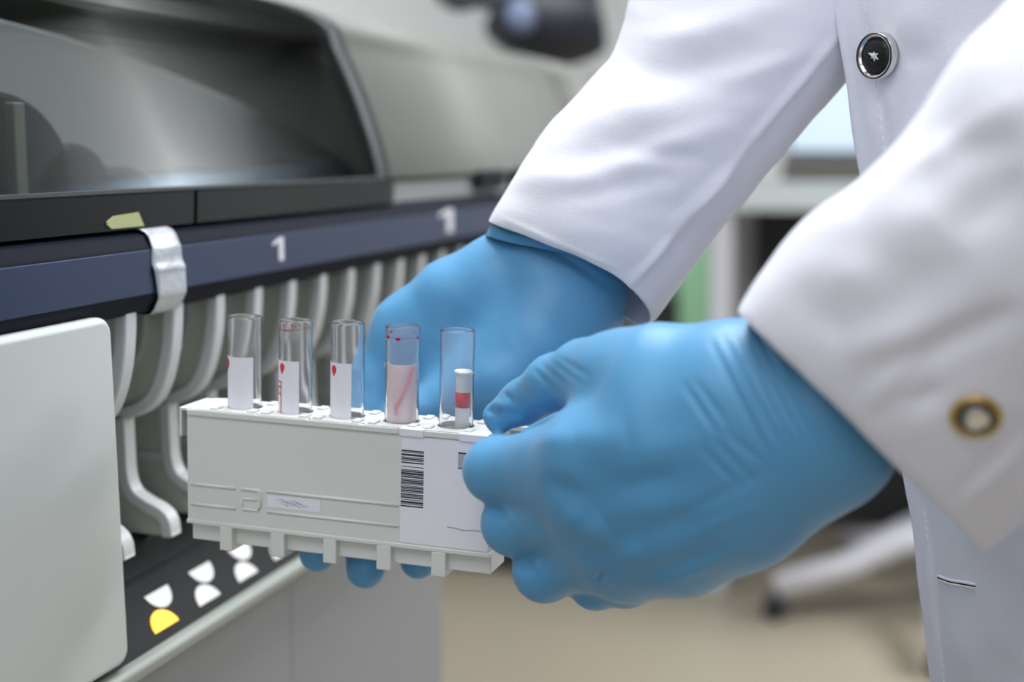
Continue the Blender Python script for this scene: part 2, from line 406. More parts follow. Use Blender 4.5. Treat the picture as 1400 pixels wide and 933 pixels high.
# silver tape over the rail
bm = bmesh.new()
ya = on(0, -.325, 203, 340).y; yb = on(0, -.325, 243, 340).y
cols = 8
prf = [(-.3455, rz[0]+.0030), (-.336, rz[0]+.0028), (-.3282, rz[0]+.0008), (xr-.0002, rz[1]+.0012), (xr+.0005, rz[1]-.001), (xr+.0004, rz[1]-.006), (xr+.0013, rz[1]-.0095),
       (xr+.0008, rz[1]-.012), (xr+.0007, rz[2]), (xr-.0002, rz[2]-.0026), (xr-.0042, rz[3]-.0008), (-.336, rz[3]-.0015)]
P = smoothpts(prf, 4); rows = []
for i, p in enumerate(P):
    row = []
    for c in range(cols+1):
        t = c/cols; u = i/len(P)
        y = ya+(yb-ya)*t + .006*u + (.0012*math.sin(u*9) if c == 0 else 0)
        row.append(bm.verts.new((p[0]+.0003*math.sin(t*7+u*11), y, p[1]+.0006*math.sin(t*5)*(1 if i in (0, len(P)-1) else 0))))
    rows.append(row)
for a, b in zip(rows[:-1], rows[1:]):
    for c in range(cols): bm.faces.new((a[c], a[c+1], b[c+1], b[c]))
tp = obj('tape_strip', bm, M['tape'], smooth=True); tag(tp, 'silver tape strip stuck over the navy rail of the analyzer', 'tape')
sd = tp.modifiers.new('thick', 'SOLIDIFY'); sd.thickness = .0003; sd.offset = 1

# ================================================================== RACK
Y0 = 0.496; TILT = math.radians(1.5); TH = 0.024
RP = on(1, Y0, 257, 741)
ct, st = math.cos(TILT), math.sin(TILT)
def rl(px, py):
    q = on(1, Y0, px, py)-RP
    return (q.x*ct-q.z*st, q.x*st+q.z*ct)
rack = thing('tube_rack', 'off-white plastic five-position tube rack held in both gloved hands', 'rack', RP)
rack.rotation_euler = (0, TILT, 0)
def L2W(x, y, z): return RP+Vector((x*ct+z*st, y, -x*st+z*ct))
LEN = rl(668, 789)[0]; ZT = rl(258, 558)[1]; ZP = (rl(257, 715)[1]+rl(668, 755)[1])/2
print('rack', LEN, ZT, ZP, rl(668, 789), rl(668, 755), rl(545, 585))
t_ = .0016
bm = bmesh.new()
# shell: outline prism pieces front, back, ends, floor
box(bm, 0, LEN, 0, t_, ZP, ZT-.0008); box(bm, 0, LEN, TH-t_, TH, ZP, ZT-.0008)
box(bm, 0, t_, t_, TH-t_, ZP, ZT-.0008); box(bm, LEN-t_, LEN, t_, TH-t_, ZP, ZT-.0008)
obj('body', bm, M['rack'], rack, bevel=.0003)
bm = bmesh.new(); box(bm, .0004, LEN-.0002, .0030, TH-.0030, .0005, ZP-.0002); obj('base', bm, M['rack'], rack, bevel=.0006)
bm = bmesh.new(); box(bm, -.0003, LEN+.0003, -.0006, TH+.0006, ZP-.0012, ZP+.0006); obj('base_flange', bm, M['rack'], rack, bevel=.0004)
feet = [(301, 318), (370, 389), (442, 460), (515, 535), (590, 610)]
for a, b in feet:
    xa, xb_ = rl(a, 745)[0], rl(b, 745)[0]
    bm = bmesh.new(); box(bm, xa, xb_, -.0006, TH+.0006, -.0018, ZP-.001); obj('foot', bm, M['rack'], rack, bevel=.0006)
# top plate with five holes
R_T = .0069
tcx = [rl(335, 552)[0]]
tc_px = [335, 404, 475, 549.5, 624]
cx = []
for p in tc_px:
    q = on(1, Y0+TH/2, p, 555); d_ = q-RP; cx.append(d_.x*ct-d_.z*st)
print('cx', cx)
bm = bmesh.new(); n = 32
edges = [0]+[(a+b)/2 for a, b in zip(cx[:-1], cx[1:])]+[LEN]
zt0, zt1 = ZT-.0022, ZT
for k in range(5):
    x0, x1 = edges[k], edges[k+1]; h0, h1 = (-.0008, TH+.0008)
    for zz in (zt0, zt1):
        pass
    rings = {}
    for zz in (zt0, zt1):
        inner = []; outer = []
        for i in range(n):
            a = 2*math.pi*i/n + math.pi/n
            c_, s_ = math.cos(a), math.sin(a)
            inner.append(bm.verts.new((cx[k]+(R_T+.0004)*c_, TH/2+(R_T+.0004)*s_, zz)))
            # ray to the rectangle
            tx = ((x1-cx[k]) if c_ > 0 else (x0-cx[k]))/c_ if abs(c_) > 1e-6 else 1e9
            ty = ((h1-TH/2) if s_ > 0 else (h0-TH/2))/s_ if abs(s_) > 1e-6 else 1e9
            t = min(tx, ty); outer.append(bm.verts.new((cx[k]+t*c_, TH/2+t*s_, zz)))
        rings[zz] = (inner, outer)
        for i in range(n): bm.faces.new((inner[i], inner[(i+1) % n], outer[(i+1) % n], outer[i]))
    for which in (0, 1):
        a, b = rings[zt0][which], rings[zt1][which]
        for i in range(n): bm.faces.new((a[i], a[(i+1) % n], b[(i+1) % n], b[i]))
obj('top_plate', bm, M['rack'], rack)
# raised pads between the tubes on the top plate, front and back rows
for k in range(5):
    for s in (-1, 1):
        for yy0, yy1 in ((.0005, .0062), (TH-.0062, TH-.0005)):
            xc = cx[k]+s*.0084
            if 0.001 < xc-.0016 and xc+.0016 < LEN-.001:
                bm = bmesh.new(); box(bm, xc-.0017, xc+.0017, yy0, yy1, ZT-.0001, ZT+.0009); obj('pad', bm, M['rack'], rack, bevel=.0004)
# sockets under each hole
for k in range(5):
    bm = bmesh.new(); lathe(bm, [(R_T+.0003, zt0), (R_T+.0012, zt0), (R_T+.0012, ZP+.012), (R_T+.0003, ZP+.012)], 24, Matrix.Translation((cx[k], TH/2, 0)), close=True)
    obj('socket', bm, M['rack'], rack, smooth=True)
# rim rib along the top of the front face
xr_end = rl(545, 600)[0]
def rib(pts, r=.00065, name='raised_rib'):
    bm = bmesh.new()
    P_ = [(rl(*p)[0], -.0001, rl(*p)[1]) for p in pts]
    tube(bm, P_, r, 8); return obj(name, bm, M['rack'], rack, smooth=True)
bm = bmesh.new(); box(bm, .0004, xr_end, -.0011, .0004, ZT-.0029, ZT-.0002); obj('top_rim', bm, M['rack'], rack, bevel=.0006)
xa = rl(583, 600)[0]; xb_ = rl(629, 600)[0]
bm = bmesh.new(); box(bm, xr_end+.0003, LEN-.0005, -.0011, .0004, ZT-.0029, ZT-.0002); obj('top_rim', bm, M['rack'], rack, bevel=.0006)
rib([(261, 661.5), (322, 668)]); rib([(261, 688.5), (322, 695.5)])
rib([(365, 672), (545, 691)]); rib([(365, 699.5), (545, 719.5)])
rib([(329, 668.5), (354, 671), (357, 674), (356, 695), (353, 698), (332, 696), (330, 692), (330.5, 683), (332, 681.5), (351, 683.5)])
# paper label (wraps over the rim in two tabs)
def rq(px0, py0, px1, py1): 
    a = rl(px0, py0); b = rl(px1, py1); return a[0], b[0], b[1], a[1]
lx0 = rl(548.5, 650)[0]; lx1 = LEN-.0006; lz1 = ZT-.0031; lz0 = ZP+.0012
bm = bmesh.new(); box(bm, lx0, lx1, -.0003, -.00002, lz0, lz1)
lab = obj('paper_label', bm, M['paper'], rack); lab['label'] = 'white paper label with barcode'
for a, b in ((548.5, 580), (629, 669)):
    x0 = rl(a, 600)[0]; x1 = min(rl(b, 600)[0], lx1)
    bm = bmesh.new(); prism(bm, [(-.00002, lz1), (-.0013, ZT-.0030), (-.0014, ZT-.0003), (-.0009, ZT+.0002), (.0030, ZT+.0002), (.0030, ZT+.00005), (-.0008, ZT+.00002), (-.00115, ZT-.0004), (-.0012, ZT-.0029), (-.0000, lz1+.0002)], 'x', x0, x1)
    obj('label_tab', bm, M['paper'], lab)
bx0 = rl(548.8, 650)[0]; bx1 = rl(579.5, 650)[0]; bz1 = rl(564, 616)[1]; bz0 = rl(564, 693.5)[1]
bars = [2, 1, 1, 2, 3, 2, 1, 1, 2, 1, 1, 2, 2, 5, 1, 4, 1, 1, 2, 1, 3, 1, 1, 1, 2, 2, 1, 1, 2, 1, 2, 1, 1, 2, 1, 1, 2, 1, 1, 1, 2, 1, 1, 2, 2, 1, 1, 1, 2, 2, 1, 2, 3, 1, 1, 2, 2]
tot = sum(bars); z = bz1; bm = bmesh.new()
for i, b in enumerate(bars):
    h = (bz1-bz0)*b/tot
    if i % 2 == 0: box(bm, bx0, bx1, -.00042, -.0003, z-h, z)
    z -= h
bc = obj('barcode', bm, M['ink'], lab); bc['kind'] = 'stuff'
a, b, c_, d_ = rq(627, 617, 669, 645)
bm = bmesh.new(); box(bm, a, b, -.0004, -.0003, c_+.0004, d_-.0008); obj('printed_box', bm, M['greyink'], lab)
bm = bmesh.new(); box(bm, a, b, -.00045, -.0003, d_-.0009, d_-.0004); box(bm, a, b, -.00045, -.0003, c_, c_+.0004); obj('printed_line', bm, M['ink'], lab)
bm = bmesh.new(); tube(bm, [(rl(*p)[0], -.0003, rl(*p)[1]) for p in smoothpts([(612, 720.5), (622, 722), (634, 725), (648, 725.5), (660, 727)], 4)], .00025, 6); obj('pen_line', bm, M['pencil'], lab)
# small sticker with pencil scribble
a, b, c_, d_ = rq(366, 677, 438, 697)
sz = (rl(366, 677)[1]+rl(438, 683)[1])/2
bm = bmesh.new(); box(bm, a, b, -.00022, -.00002, sz-.0052, sz-.0002); stk = obj('sticker', bm, M['paper'], rack); stk['label'] = 'small white sticker with pencil scribble'
bm = bmesh.new(); pp = []
for i in range(12): pp.append((a+(b-a)*(.25+.42*i/11)+(.0028 if i % 2 else -.0018), -.00022, sz-.0016-.0024*(i % 2)-(.0004*math.sin(i*2.1))))
tube(bm, pp, .00013, 4); obj('scribble', bm, M['pencil'], stk)
# end hooks
bm = bmesh.new()
box(bm, -.0042, .0002, .001, TH-.001, ZT-.0016, ZT-.0002); box(bm, -.0042, -.0030, .001, TH-.001, ZT-.0125, ZT-.001)
obj('end_hook', bm, M['rack'], rack, bevel=.0004)
bm = bmesh.new(); tube(bm, smoothpts([(-.0034, .014, ZT-.012), (-.0036, .014, ZT-.022), (-.0026, .014, ZT-.028), (.0002, .014, ZT-.031)], 4), .0012, 8); obj('end_handle', bm, M['rack'], rack, smooth=True)
bm = bmesh.new()
for bx in ((LEN-.0002, LEN+.0115, .0005, .003), (LEN-.0002, LEN+.0115, TH-.003, TH-.0005), (LEN+.0095, LEN+.0125, .0005, TH-.0005)):
    box(bm, *bx, ZT-.0022, ZT-.0002)
box(bm, LEN+.0108, LEN+.0125, .0005, TH-.0005, ZT-.016, ZT-.001)
obj('end_hook', bm, M['rack'], rack, bevel=.0004)

# ================================================================== TUBES
GT = 'sample tubes standing in the rack'
tube_labels = ['leftmost clear sample tube with a wide white label in the rack',
               'second sample tube from the left, faint red ring below its rim',
               'third clear sample tube from the left, white label with red print on the left edge',
               'fourth sample tube with dark red droplets near the rim and pinkish label',
               'rightmost sample tube beside the thumb, clear with a small vial inside']
top_py = [432, 437, 440, 445, 450]
def local_z(px, py, yy):
    q = on(1, Y0+yy, px, py)-RP; return q.x*st+q.z*ct
RU = .0068
LR = RX
def ang_of(k, px):
    """angle on the tube wall (local frame) whose point shows at this pixel column, front side"""
    c = L2W(cx[k], TH/2, ZT+.02)
    best = None
    for i in range(720):
        a = math.pi+math.pi*i/719
        p = c+Vector((RU*math.cos(a), RU*math.sin(a), 0)); v = p-CAM
        x = 700+FPX*v.dot(RX)/v.dot(RF)
        if best is None or abs(x-px) < best[0]: best = (abs(x-px), a)
    return best[1]
def patch(bm, r, a0, a1, z0, z1, n=14, m=2, th=.00008):
    def P_(a, z, q): return ((r+q)*math.cos(a), (r+q)*math.sin(a), z)
    g = [[[bm.verts.new(P_(a0+(a1-a0)*i/n, z0+(z1-z0)*j/m, q)) for i in range(n+1)] for j in range(m+1)] for q in (0, th)]
    for q in (0, 1):
        for j in range(m):
            for i in range(n):
                f = (g[q][j][i], g[q][j][i+1], g[q][j+1][i+1], g[q][j+1][i]); bm.faces.new(f if q else f[::-1])
    for i in range(n):
        bm.faces.new((g[0][0][i], g[0][0][i+1], g[1][0][i+1], g[1][0][i])); bm.faces.new((g[0][m][i], g[1][m][i], g[1][m][i+1], g[0][m][i+1]))
    for j in range(m):
        bm.faces.new((g[0][j][0], g[1][j][0], g[1][j+1][0], g[0][j+1][0])); bm.faces.new((g[0][j][n], g[0][j+1][n], g[1][j+1][n], g[1][j][n]))
def blot(bm, r, a, z, ra, rz_, n=10, heart=False):
    vs = []
    for i in range(n):
        t = 2*math.pi*i/n; s = math.sin(t); f = 1.0
        if heart and s < 0: f = 1.0+.45*(-s)**3
        A_ = a+ra/r*math.cos(t)*(1-.35*max(0, -s)*heart); vs.append((A_, z+rz_*s*f))
    A = [bm.verts.new((r*math.cos(x), r*math.sin(x), y)) for x, y in vs]
    B = [bm.verts.new(((r+.0001)*math.cos(x), (r+.0001)*math.sin(x), y)) for x, y in vs]
    bm.faces.new(A[::-1]); bm.faces.new(B)
    for i in range(n): bm.faces.new((A[i], A[(i+1) % n], B[(i+1) % n], B[i]))
BZ = ZP+.010
for k in range(5):
    base = L2W(cx[k], TH/2, BZ)
    t = thing('test_tube', tube_labels[k], 'test tube', base, GT)
    t.rotation_euler = (0, TILT, 0)
    ztop = local_z(tc_px[k], top_py[k], TH/2)-BZ
    ztop_rack = ZT-BZ
    bm = bmesh.new(); ri = RU-.0006
    pf = [(0, .0), (RU*.5, .0009), (RU*.86, .0035), (RU, .0075), (RU, ztop-.0012), (RU+.0001, ztop-.0004), (RU-.0003, ztop), (ri+.0002, ztop), (ri, ztop-.0005), (ri, .0078), (ri*.8, .0045), (ri*.4, .0022), (0, .0016)]
    lathe(bm, pf, 48); obj('tube_wall', bm, M['tube_pink' if k == 3 else 'tube'], t, smooth=True)
    def zpx(py): return local_z(tc_px[k], py, TH/2)-BZ-.0006
    if k in (0, 1, 2):
        pxr = [(309, 346), (377, 409), (449, 480.5)][k]
        a0 = ang_of(k, pxr[0])-.5; a1 = ang_of(k, pxr[1])
        zl_ = zpx([484, 489, 492][k])
        bm = bmesh.new(); patch(bm, RU+.00003, a0, a1, .012, zl_, 22, 1)
        lb = obj('tube_label', bm, M['paper'], t, smooth=False)
        bm = bmesh.new(); ah = ang_of(k, [313.5, 386, 457][k])
        if k == 0: ah -= .15
        blot(bm, RU+.00013, ah, zl_-.0028, .0014, .0018, 20, True); obj('red_mark', bm, M['red'], lb)
        bm = bmesh.new()
        al = ang_of(k, [311.5, 384.5, 453.5][k])
        patch(bm, RU+.00014, al-.03, al+.05, .013, zpx([512, 517, 521][k]), 2, 1)
        zz = zpx([512, 517, 521][k])
        for q in (0, .0022, .0050):
            patch(bm, RU+.00014, al-.35, al, zz-q-.0006, zz-q, 4, 1)
        patch(bm, RU+.00014, al-.36, al-.31, zz-.0056, zz-.0022, 2, 1)
        obj('red_print', bm, M['red'], lb)
    if k == 1:
        bm = bmesh.new(); rng = random.Random(3); z0 = zpx(444)
        for i in range(26):
            a = math.pi+rng.uniform(0, math.pi); blot(bm, RU+.00004, a, z0+rng.uniform(-.0009, .0013), rng.uniform(.0001, .00045), rng.uniform(.0001, .00028), 7)
        patch(bm, RU+.00002, math.pi, 1.62*math.pi, z0-.0010, z0-.00085, 14, 1); patch(bm, RU+.00002, 1.35*math.pi, 1.55*math.pi, z0-.0013, z0-.0009, 8, 1)
        patch(bm, RU+.00002, 1.8*math.pi, 2*math.pi, z0-.0002, z0-.00005, 8, 1)
        r_ = obj('residue', bm, M['blood'], t); r_['label'] = 'fine dark red residue ring'; r_['kind'] = 'stuff'
    if k == 3:
        zl_ = zpx(494)
        bm = bmesh.new(); patch(bm, ri-.0002, math.pi*1.0, math.pi*2.0, .012, zl_, 30, 1)
        lb = obj('tube_label', bm, M['pinkfilm'], t); lb['label'] = 'pinkish stained label'
        bm = bmesh.new()
        aS = ang_of(k, 563); aE = ang_of(k, 542)
        for i in range(14):
            u = i/13; a = aS+(aE-aS)*min(1, u*1.2)**1.3; z_ = zl_-.0005-.018*u; patch(bm, ri+.0011, a-.05, a+.05, z_-.0016, z_, 2, 1)
        obj('red_streak', bm, mat('streak', (.80, .30, .38), .5), lb)
        bm = bmesh.new(); z0 = zpx(457.5)
        for px, dz, ra, rz2 in ((530, 0, .0012, .0006), (543.5, -.0004, .0011, .0006), (532, .0021, .0003, .0003), (535, .0024, .0004, .0004), (564.5, .0022, .0003, .0003), (570, 0, .0005, .0009), (553, .0002, .0004, .0001), (559, .0001, .0005, .0001)):
            blot(bm, RU+.00004, ang_of(k, px), z0+dz, ra, rz2, 12)
        patch(bm, RU+.00003, math.pi*1.02, math.pi*1.98, z0-.00005, z0+.00006, 24, 1)
        r_ = obj('residue', bm, M['blood'], t); r_['label'] = 'dark red droplets'; r_['kind'] = 'stuff'
        bm = bmesh.new(); blot(bm, RU+.0003, ang_of(k, 525), zpx(497), .0008, .0010, 12); obj('label_corner', bm, M['paper'], t)
# small vial inside / leaning in the fifth tube
vb = L2W(cx[4]+.0024, TH/2-.0004, BZ+.012)
v = thing('sample_vial', 'small milky vial with white flange and red band inside the rightmost tube', 'vial', vb)
v.rotation_euler = (0, TILT+.008, 0)
zv = local_z(633, 507, TH/2)-BZ-.012
bm = bmesh.new(); lathe(bm, [(0, 0), (.0019, .0002), (.0027, .0015), (.0027, .010), (.0029, zv-.0024), (.0030, zv-.0018), (.0036, zv-.0012), (.0037, zv-.0003), (.0035, zv), (.0027, zv), (.0024, zv-.001), (.0, zv-.0012)], 28)
vo = obj('vial_wall', bm, M['insert'], v, smooth=True)
zr = local_z(633, 546, TH/2)-BZ-.012
bm = bmesh.new(); lathe(bm, [(.00285, zr-.0030), (.00298, zr-.0030), (.00300, zr+.0030), (.00285, zr+.0030)], 24, close=True); b_ = obj('band', bm, M['red'], v, smooth=True); b_['label'] = 'red band'

# ================================================================== GLOVES  (signed-distance hands -> one continuous surface)
def smin(a, b, k):
    h = np.maximum(k-np.abs(a-b), 0)/k; return np.minimum(a, b)-h*h*k*.25
def surface_nets(V, o, s):
    nx, ny, nz = V.shape; ins = V < 0
    c = [V[i:nx-1+i, j:ny-1+j, k:nz-1+k] for i in (0, 1) for j in (0, 1) for k in (0, 1)]
    ci = [x < 0 for x in c]; cnt = sum(x.astype(np.int8) for x in ci); mask = (cnt > 0) & (cnt < 8)
    idx = -np.ones(mask.shape, np.int64); idx[mask] = np.arange(mask.sum())
    pos = np.zeros((mask.sum(), 3)); num = np.zeros(mask.sum())
    cor = [(i, j, k) for i in (0, 1) for j in (0, 1) for k in (0, 1)]
    cv_ = [x[mask] for x in c]
    for a in range(8):
        for b in range(a+1, 8):
            d = np.abs(np.array(cor[a])-np.array(cor[b])).sum()
            if d != 1: continue
            va, vb_ = cv_[a], cv_[b]; m = (va < 0) != (vb_ < 0)
            t = np.where(m, va/(np.where(m, va-vb_, 1)), 0)
            p = np.array(cor[a])[None]*(1-t[:, None])+np.array(cor[b])[None]*t[:, None]
            pos += p*m[:, None]; num += m
    pos /= num[:, None]; pos += np.argwhere(mask); pos = pos*s+np.array(o)
    faces = []
    for ax in range(3):
        A = np.moveaxis(ins, ax, 0); I = np.moveaxis(idx, ax, 0)
        e = (A[:-1] != A[1:])[:, 1:-1, 1:-1]; flip = A[:-1][:, 1:-1, 1:-1]
        w_ = np.argwhere(e); f = flip[e]
        i, j, k = w_[:, 0], w_[:, 1]+1, w_[:, 2]+1
        q = np.stack([I[i, j-1, k-1], I[i, j, k-1], I[i, j, k], I[i, j-1, k]], 1)
        if ax == 1: f = ~f
        q[~f] = q[~f][:, ::-1]; faces.append(q)
    return pos, np.concatenate(faces)
def cc(px, py, d): return np.array([(px-700)/FPX*d, (466.5-py)/FPX*d, d])
def to_world(P_):
    Bm = np.array([list(RX), list(RY), list(RF)]); return P_@Bm+np.array(list(CAM))
def glove(name, groups, folds, parent, res=.0013, pad=.018):
    """groups: list of (list of chains, k_inside, k_join); chain = list of (px,py,depth,r_px)"""
    allp = []
    for chains, ki, kj in groups:
        for ch in chains:
            for (x, y, d, r) in ch: allp.append((cc(x, y, d), r/FPX*d))
    lo_ = np.min([p-r for p, r in allp], 0)-.006; hi = np.max([p+r for p, r in allp], 0)+.006
    dims = np.ceil((hi-lo_)/res).astype(int)+1
    X, Y, Z = np.meshgrid(*[lo_[i]+res*np.arange(dims[i]) for i in range(3)], indexing='ij')
    X = X.astype(np.float32); Y = Y.astype(np.float32); Z = Z.astype(np.float32)
    tot_ = None
    for chains, ki, kj in groups:
        g = None
        for ch in chains:
            cdist = None
            for a, b in zip(ch[:-1], ch[1:]):
                A = cc(*a[:3]); B = cc(*b[:3]); ra = a[3]/FPX*a[2]; rb = b[3]/FPX*b[2]
                AB = B-A; L2 = AB@AB
                t = np.clip(((X-A[0])*AB[0]+(Y-A[1])*AB[1]+(Z-A[2])*AB[2])/L2, 0, 1)
                dd = np.sqrt((X-A[0]-t*AB[0])**2+(Y-A[1]-t*AB[1])**2+(Z-A[2]-t*AB[2])**2)-(ra+(rb-ra)*t)
                cdist = dd if cdist is None else smin(cdist, dd, .0035)
            g = cdist if g is None else smin(g, cdist, ki)
        tot_ = g if tot_ is None else smin(tot_, g, kj)
    pos, fc = surface_nets(tot_, lo_, res)
    me = bpy.data.meshes.new(name); me.from_pydata([tuple(p) for p in to_world(pos)], [], fc.tolist()); me.update()
    vv = pos; a_, b_, c_ = vv[fc[:, 0]], vv[fc[:, 1]], vv[fc[:, 2]]
    wv = to_world(pos); a_, b_, c_ = wv[fc[:, 0]], wv[fc[:, 1]], wv[fc[:, 2]]; m0 = wv.mean(0)
    if (np.cross(b_-a_, c_-a_)*(a_-m0)).sum() < 0: me.flip_normals(); me.update()
    fold_mesh(me, folds); o = link(name, me, M['glove'], parent, True)
    return o
def fold_mesh(me, folds, smooth_n=0, extra=None):
    n = len(me.vertices); co = np.zeros(n*3); me.vertices.foreach_get('co', co); co = co.reshape(-1, 3)
    no = np.zeros(n*3); me.vertices.foreach_get('normal', no); no = no.reshape(-1, 3)
    rel = co-np.array(list(CAM)); x = rel@np.array(list(RX)); y = rel@np.array(list(RY)); d = rel@np.array(list(RF))
    px = 700+FPX*x/d; py = 466.5-FPX*y/d
    view = rel/np.linalg.norm(rel, axis=1)[:, None]; face_ = np.clip(-(no*view).sum(1)*1.6, 0, 1)
    disp = np.zeros(n)
    for (x1, y1, x2, y2, wd, amp) in folds:
        vx, vy = x2-x1, y2-y1; L2 = vx*vx+vy*vy
        t = np.clip(((px-x1)*vx+(py-y1)*vy)/L2, 0, 1); dist = np.hypot(px-x1-t*vx, py-y1-t*vy)
        fade = np.sin(np.pi*np.clip(t*.86+.07, 0, 1))
        disp += amp*.001*np.exp(-(dist/wd)**2)*fade
    disp *= face_
    if extra is not None: disp += extra(px, py, co)
    co = co+no*disp[:, None]; me.vertices.foreach_set('co', co.ravel()); me.update()

person = thing('person', 'person in a white lab coat and blue gloves reaching towards the analyzer', 'person', (0.12, 0.62, 0))
def pworld(o):
    o.matrix_parent_inverse = Matrix.Translation(-Vector((0.12, 0.62, 0))); return o

near_groups = [
    # palm / back of hand
    ([[(1130, 540, .432, 100), (1080, 530, .437, 84), (1000, 520, .443, 78), (900, 512, .455, 68), (842, 518, .468, 54)],
      [(1100, 545, .435, 95), (1010, 560, .440, 80), (900, 580, .447, 68), (800, 620, .458, 50)],
      [(1100, 570, .437, 95), (1010, 600, .441, 82), (905, 645, .450, 72), (815, 680, .464, 54)],
      [(1120, 600, .437, 84), (1010, 650, .446, 88), (925, 700, .456, 74), (840, 732, .472, 54)],
      [(1115, 612, .440, 66), (1010, 684, .454, 93), (930, 734, .468, 80), (868, 768, .482, 52)],
      [(800, 650, .464, 46), (742, 668, .486, 34)], [(822, 706, .472, 44), (765, 732, .492, 32)], [(850, 752, .480, 40), (800, 778, .498, 28)]], .016, .010),
    # index
    ([[(805, 618, .462, 48), (745, 632, .480, 45), (679, 643, .500, 44), (690, 662, .522, 34), (760, 668, .530, 31)]], .008, .012),
    ([[(820, 680, .468, 50), (765, 700, .484, 46), (703, 716, .503, 43), (725, 728, .524, 34), (780, 715, .532, 31)]], .008, .0030),
    ([[(845, 730, .476, 50), (800, 757, .490, 45), (745, 780, .505, 42), (765, 775, .524, 33), (810, 752, .532, 30)]], .008, .0030),
    ([[(890, 765, .484, 48), (855, 786, .494, 43), (815, 796, .506, 36), (830, 790, .524, 28), (860, 760, .530, 26)]], .008, .0030),
    # thumb
    ([[(681, 569, .512, 21), (714, 550, .507, 29), (757, 523, .494, 37), (800, 510, .482, 45), (850, 508, .468, 54)]], .006, .009),
    # index pad seen under the thumb
    ([[(725, 600, .535, 16), (770, 585, .52, 24)]], .006, .006),
]
nf = []
for i, (x1, y1, x2, y2) in enumerate([(975, 470, 1050, 620), (990, 462, 1068, 610), (1003, 456, 1085, 615), (1016, 450, 1100, 612), (1030, 446, 1116, 612)]):
    nf.append((x1, y1, x2, y2, 5.5, -.9)); nf.append((x1+8, y1-2, x2+8, y2-2, 6, .8))
nf += [(935, 525, 985, 600, 5, -.7), (950, 520, 1000, 590, 5, -.6), (975, 600, 1030, 660, 5, -.9), (962, 615, 1012, 668, 5, -.8), (990, 590, 1050, 640, 5, -.7)]
# thumb joint wrinkles, lumps at the tip
nf += [(730, 505, 768, 545, 3.5, -.9), (740, 498, 780, 532, 3.5, -.9), (752, 494, 794, 524, 3.5, -.8), (764, 490, 804, 514, 4, -.7),
       (664, 560, 680, 566, 4, -1.2), (672, 548, 698, 560, 5, 1.0), (688, 536, 704, 552, 3.5, -1.2), (676, 575, 690, 560, 3.5, -.7), (696, 560, 716, 572, 6, -.5)]
# knuckles and the valleys between them
nf += [(690, 606, 800, 596, 18, 1.2), (735, 655, 800, 690, 20, -2.4), (790, 612, 860, 600, 30, 2.0), (800, 735, 830, 715, 24, 2.6), (770, 700, 800, 712, 16, 1.0),
       (745, 735, 800, 760, 14, -1.6), (850, 640, 960, 600, 30, 1.2), (830, 672, 930, 650, 20, -1.6), (850, 770, 880, 750, 18, 1.4), (830, 740, 1000, 700, 22, -1.0), (865, 700, 1000, 690, 20, .6),
       (664, 699, 700, 702, 8, -2.4), (686, 690, 700, 712, 5, 1.4), (706, 768, 734, 778, 8, -2.2), (732, 766, 738, 784, 4, 1.0), (812, 802, 824, 782, 6, -2.0), (826, 806, 836, 790, 5, 1.0),
       (880, 790, 990, 745, 12, -.9), (900, 800, 1000, 760, 8, .8), (900, 720, 1060, 640, 9, -.6), (925, 740, 1040, 690, 7, .5)]
gn = glove('glove', near_groups, nf, person, res=.0010); pworld(gn); gn['label'] = 'blue nitrile glove on the nearer hand'

far_groups = [
    ([[(796, 352, .598, 56), (755, 375, .602, 76), (690, 385, .606, 66), (620, 412, .610, 58), (560, 452, .614, 46)],
      [(788, 375, .600, 57), (760, 410, .604, 72), (690, 440, .608, 70), (610, 480, .612, 58)],
      [(780, 388, .602, 54), (775, 450, .604, 60), (720, 500, .604, 66), (660, 560, .604, 60)],
      [(772, 412, .596, 50), (740, 470, .588, 50), (690, 520, .584, 44)]], .018, .014),
    ([[(560, 452, .614, 46), (520, 520, .612, 36), (470, 650, .600, 29), (440, 725, .590, 27), (434, 757, .582, 25)]], .006, .010),
    ([[(590, 480, .614, 42), (560, 560, .612, 34), (520, 670, .600, 29), (502, 745, .590, 28), (500, 778, .582, 27)]], .006, .006),
    ([[(630, 510, .612, 40), (610, 600, .608, 33), (585, 680, .600, 28), (573, 745, .590, 27), (572, 767, .584, 25)]], .006, .006),
    ([[(670, 545, .606, 38), (655, 620, .604, 30), (640, 690, .598, 26), (628, 730, .592, 24)]], .006, .006),
    ([[(740, 480, .588, 56), (690, 520, .588, 50), (620, 555, .586, 38), (550, 575, .584, 32)]], .006, .016),
]
ff = [(690, 320, 800, 365, 7, -.9), (700, 330, 820, 385, 6, .8), (760, 345, 838, 395, 6, -1.0), (600, 470, 640, 420, 30, -1.2), (540, 420, 560, 480, 20, -.8),
      (640, 505, 700, 470, 20, -1.0), (560, 400, 640, 370, 25, .8), (750, 400, 800, 430, 14, .5)]
gf = glove('glove', far_groups, ff, person, res=.0015); pworld(gf); gf['label'] = 'blue nitrile glove on the farther hand'

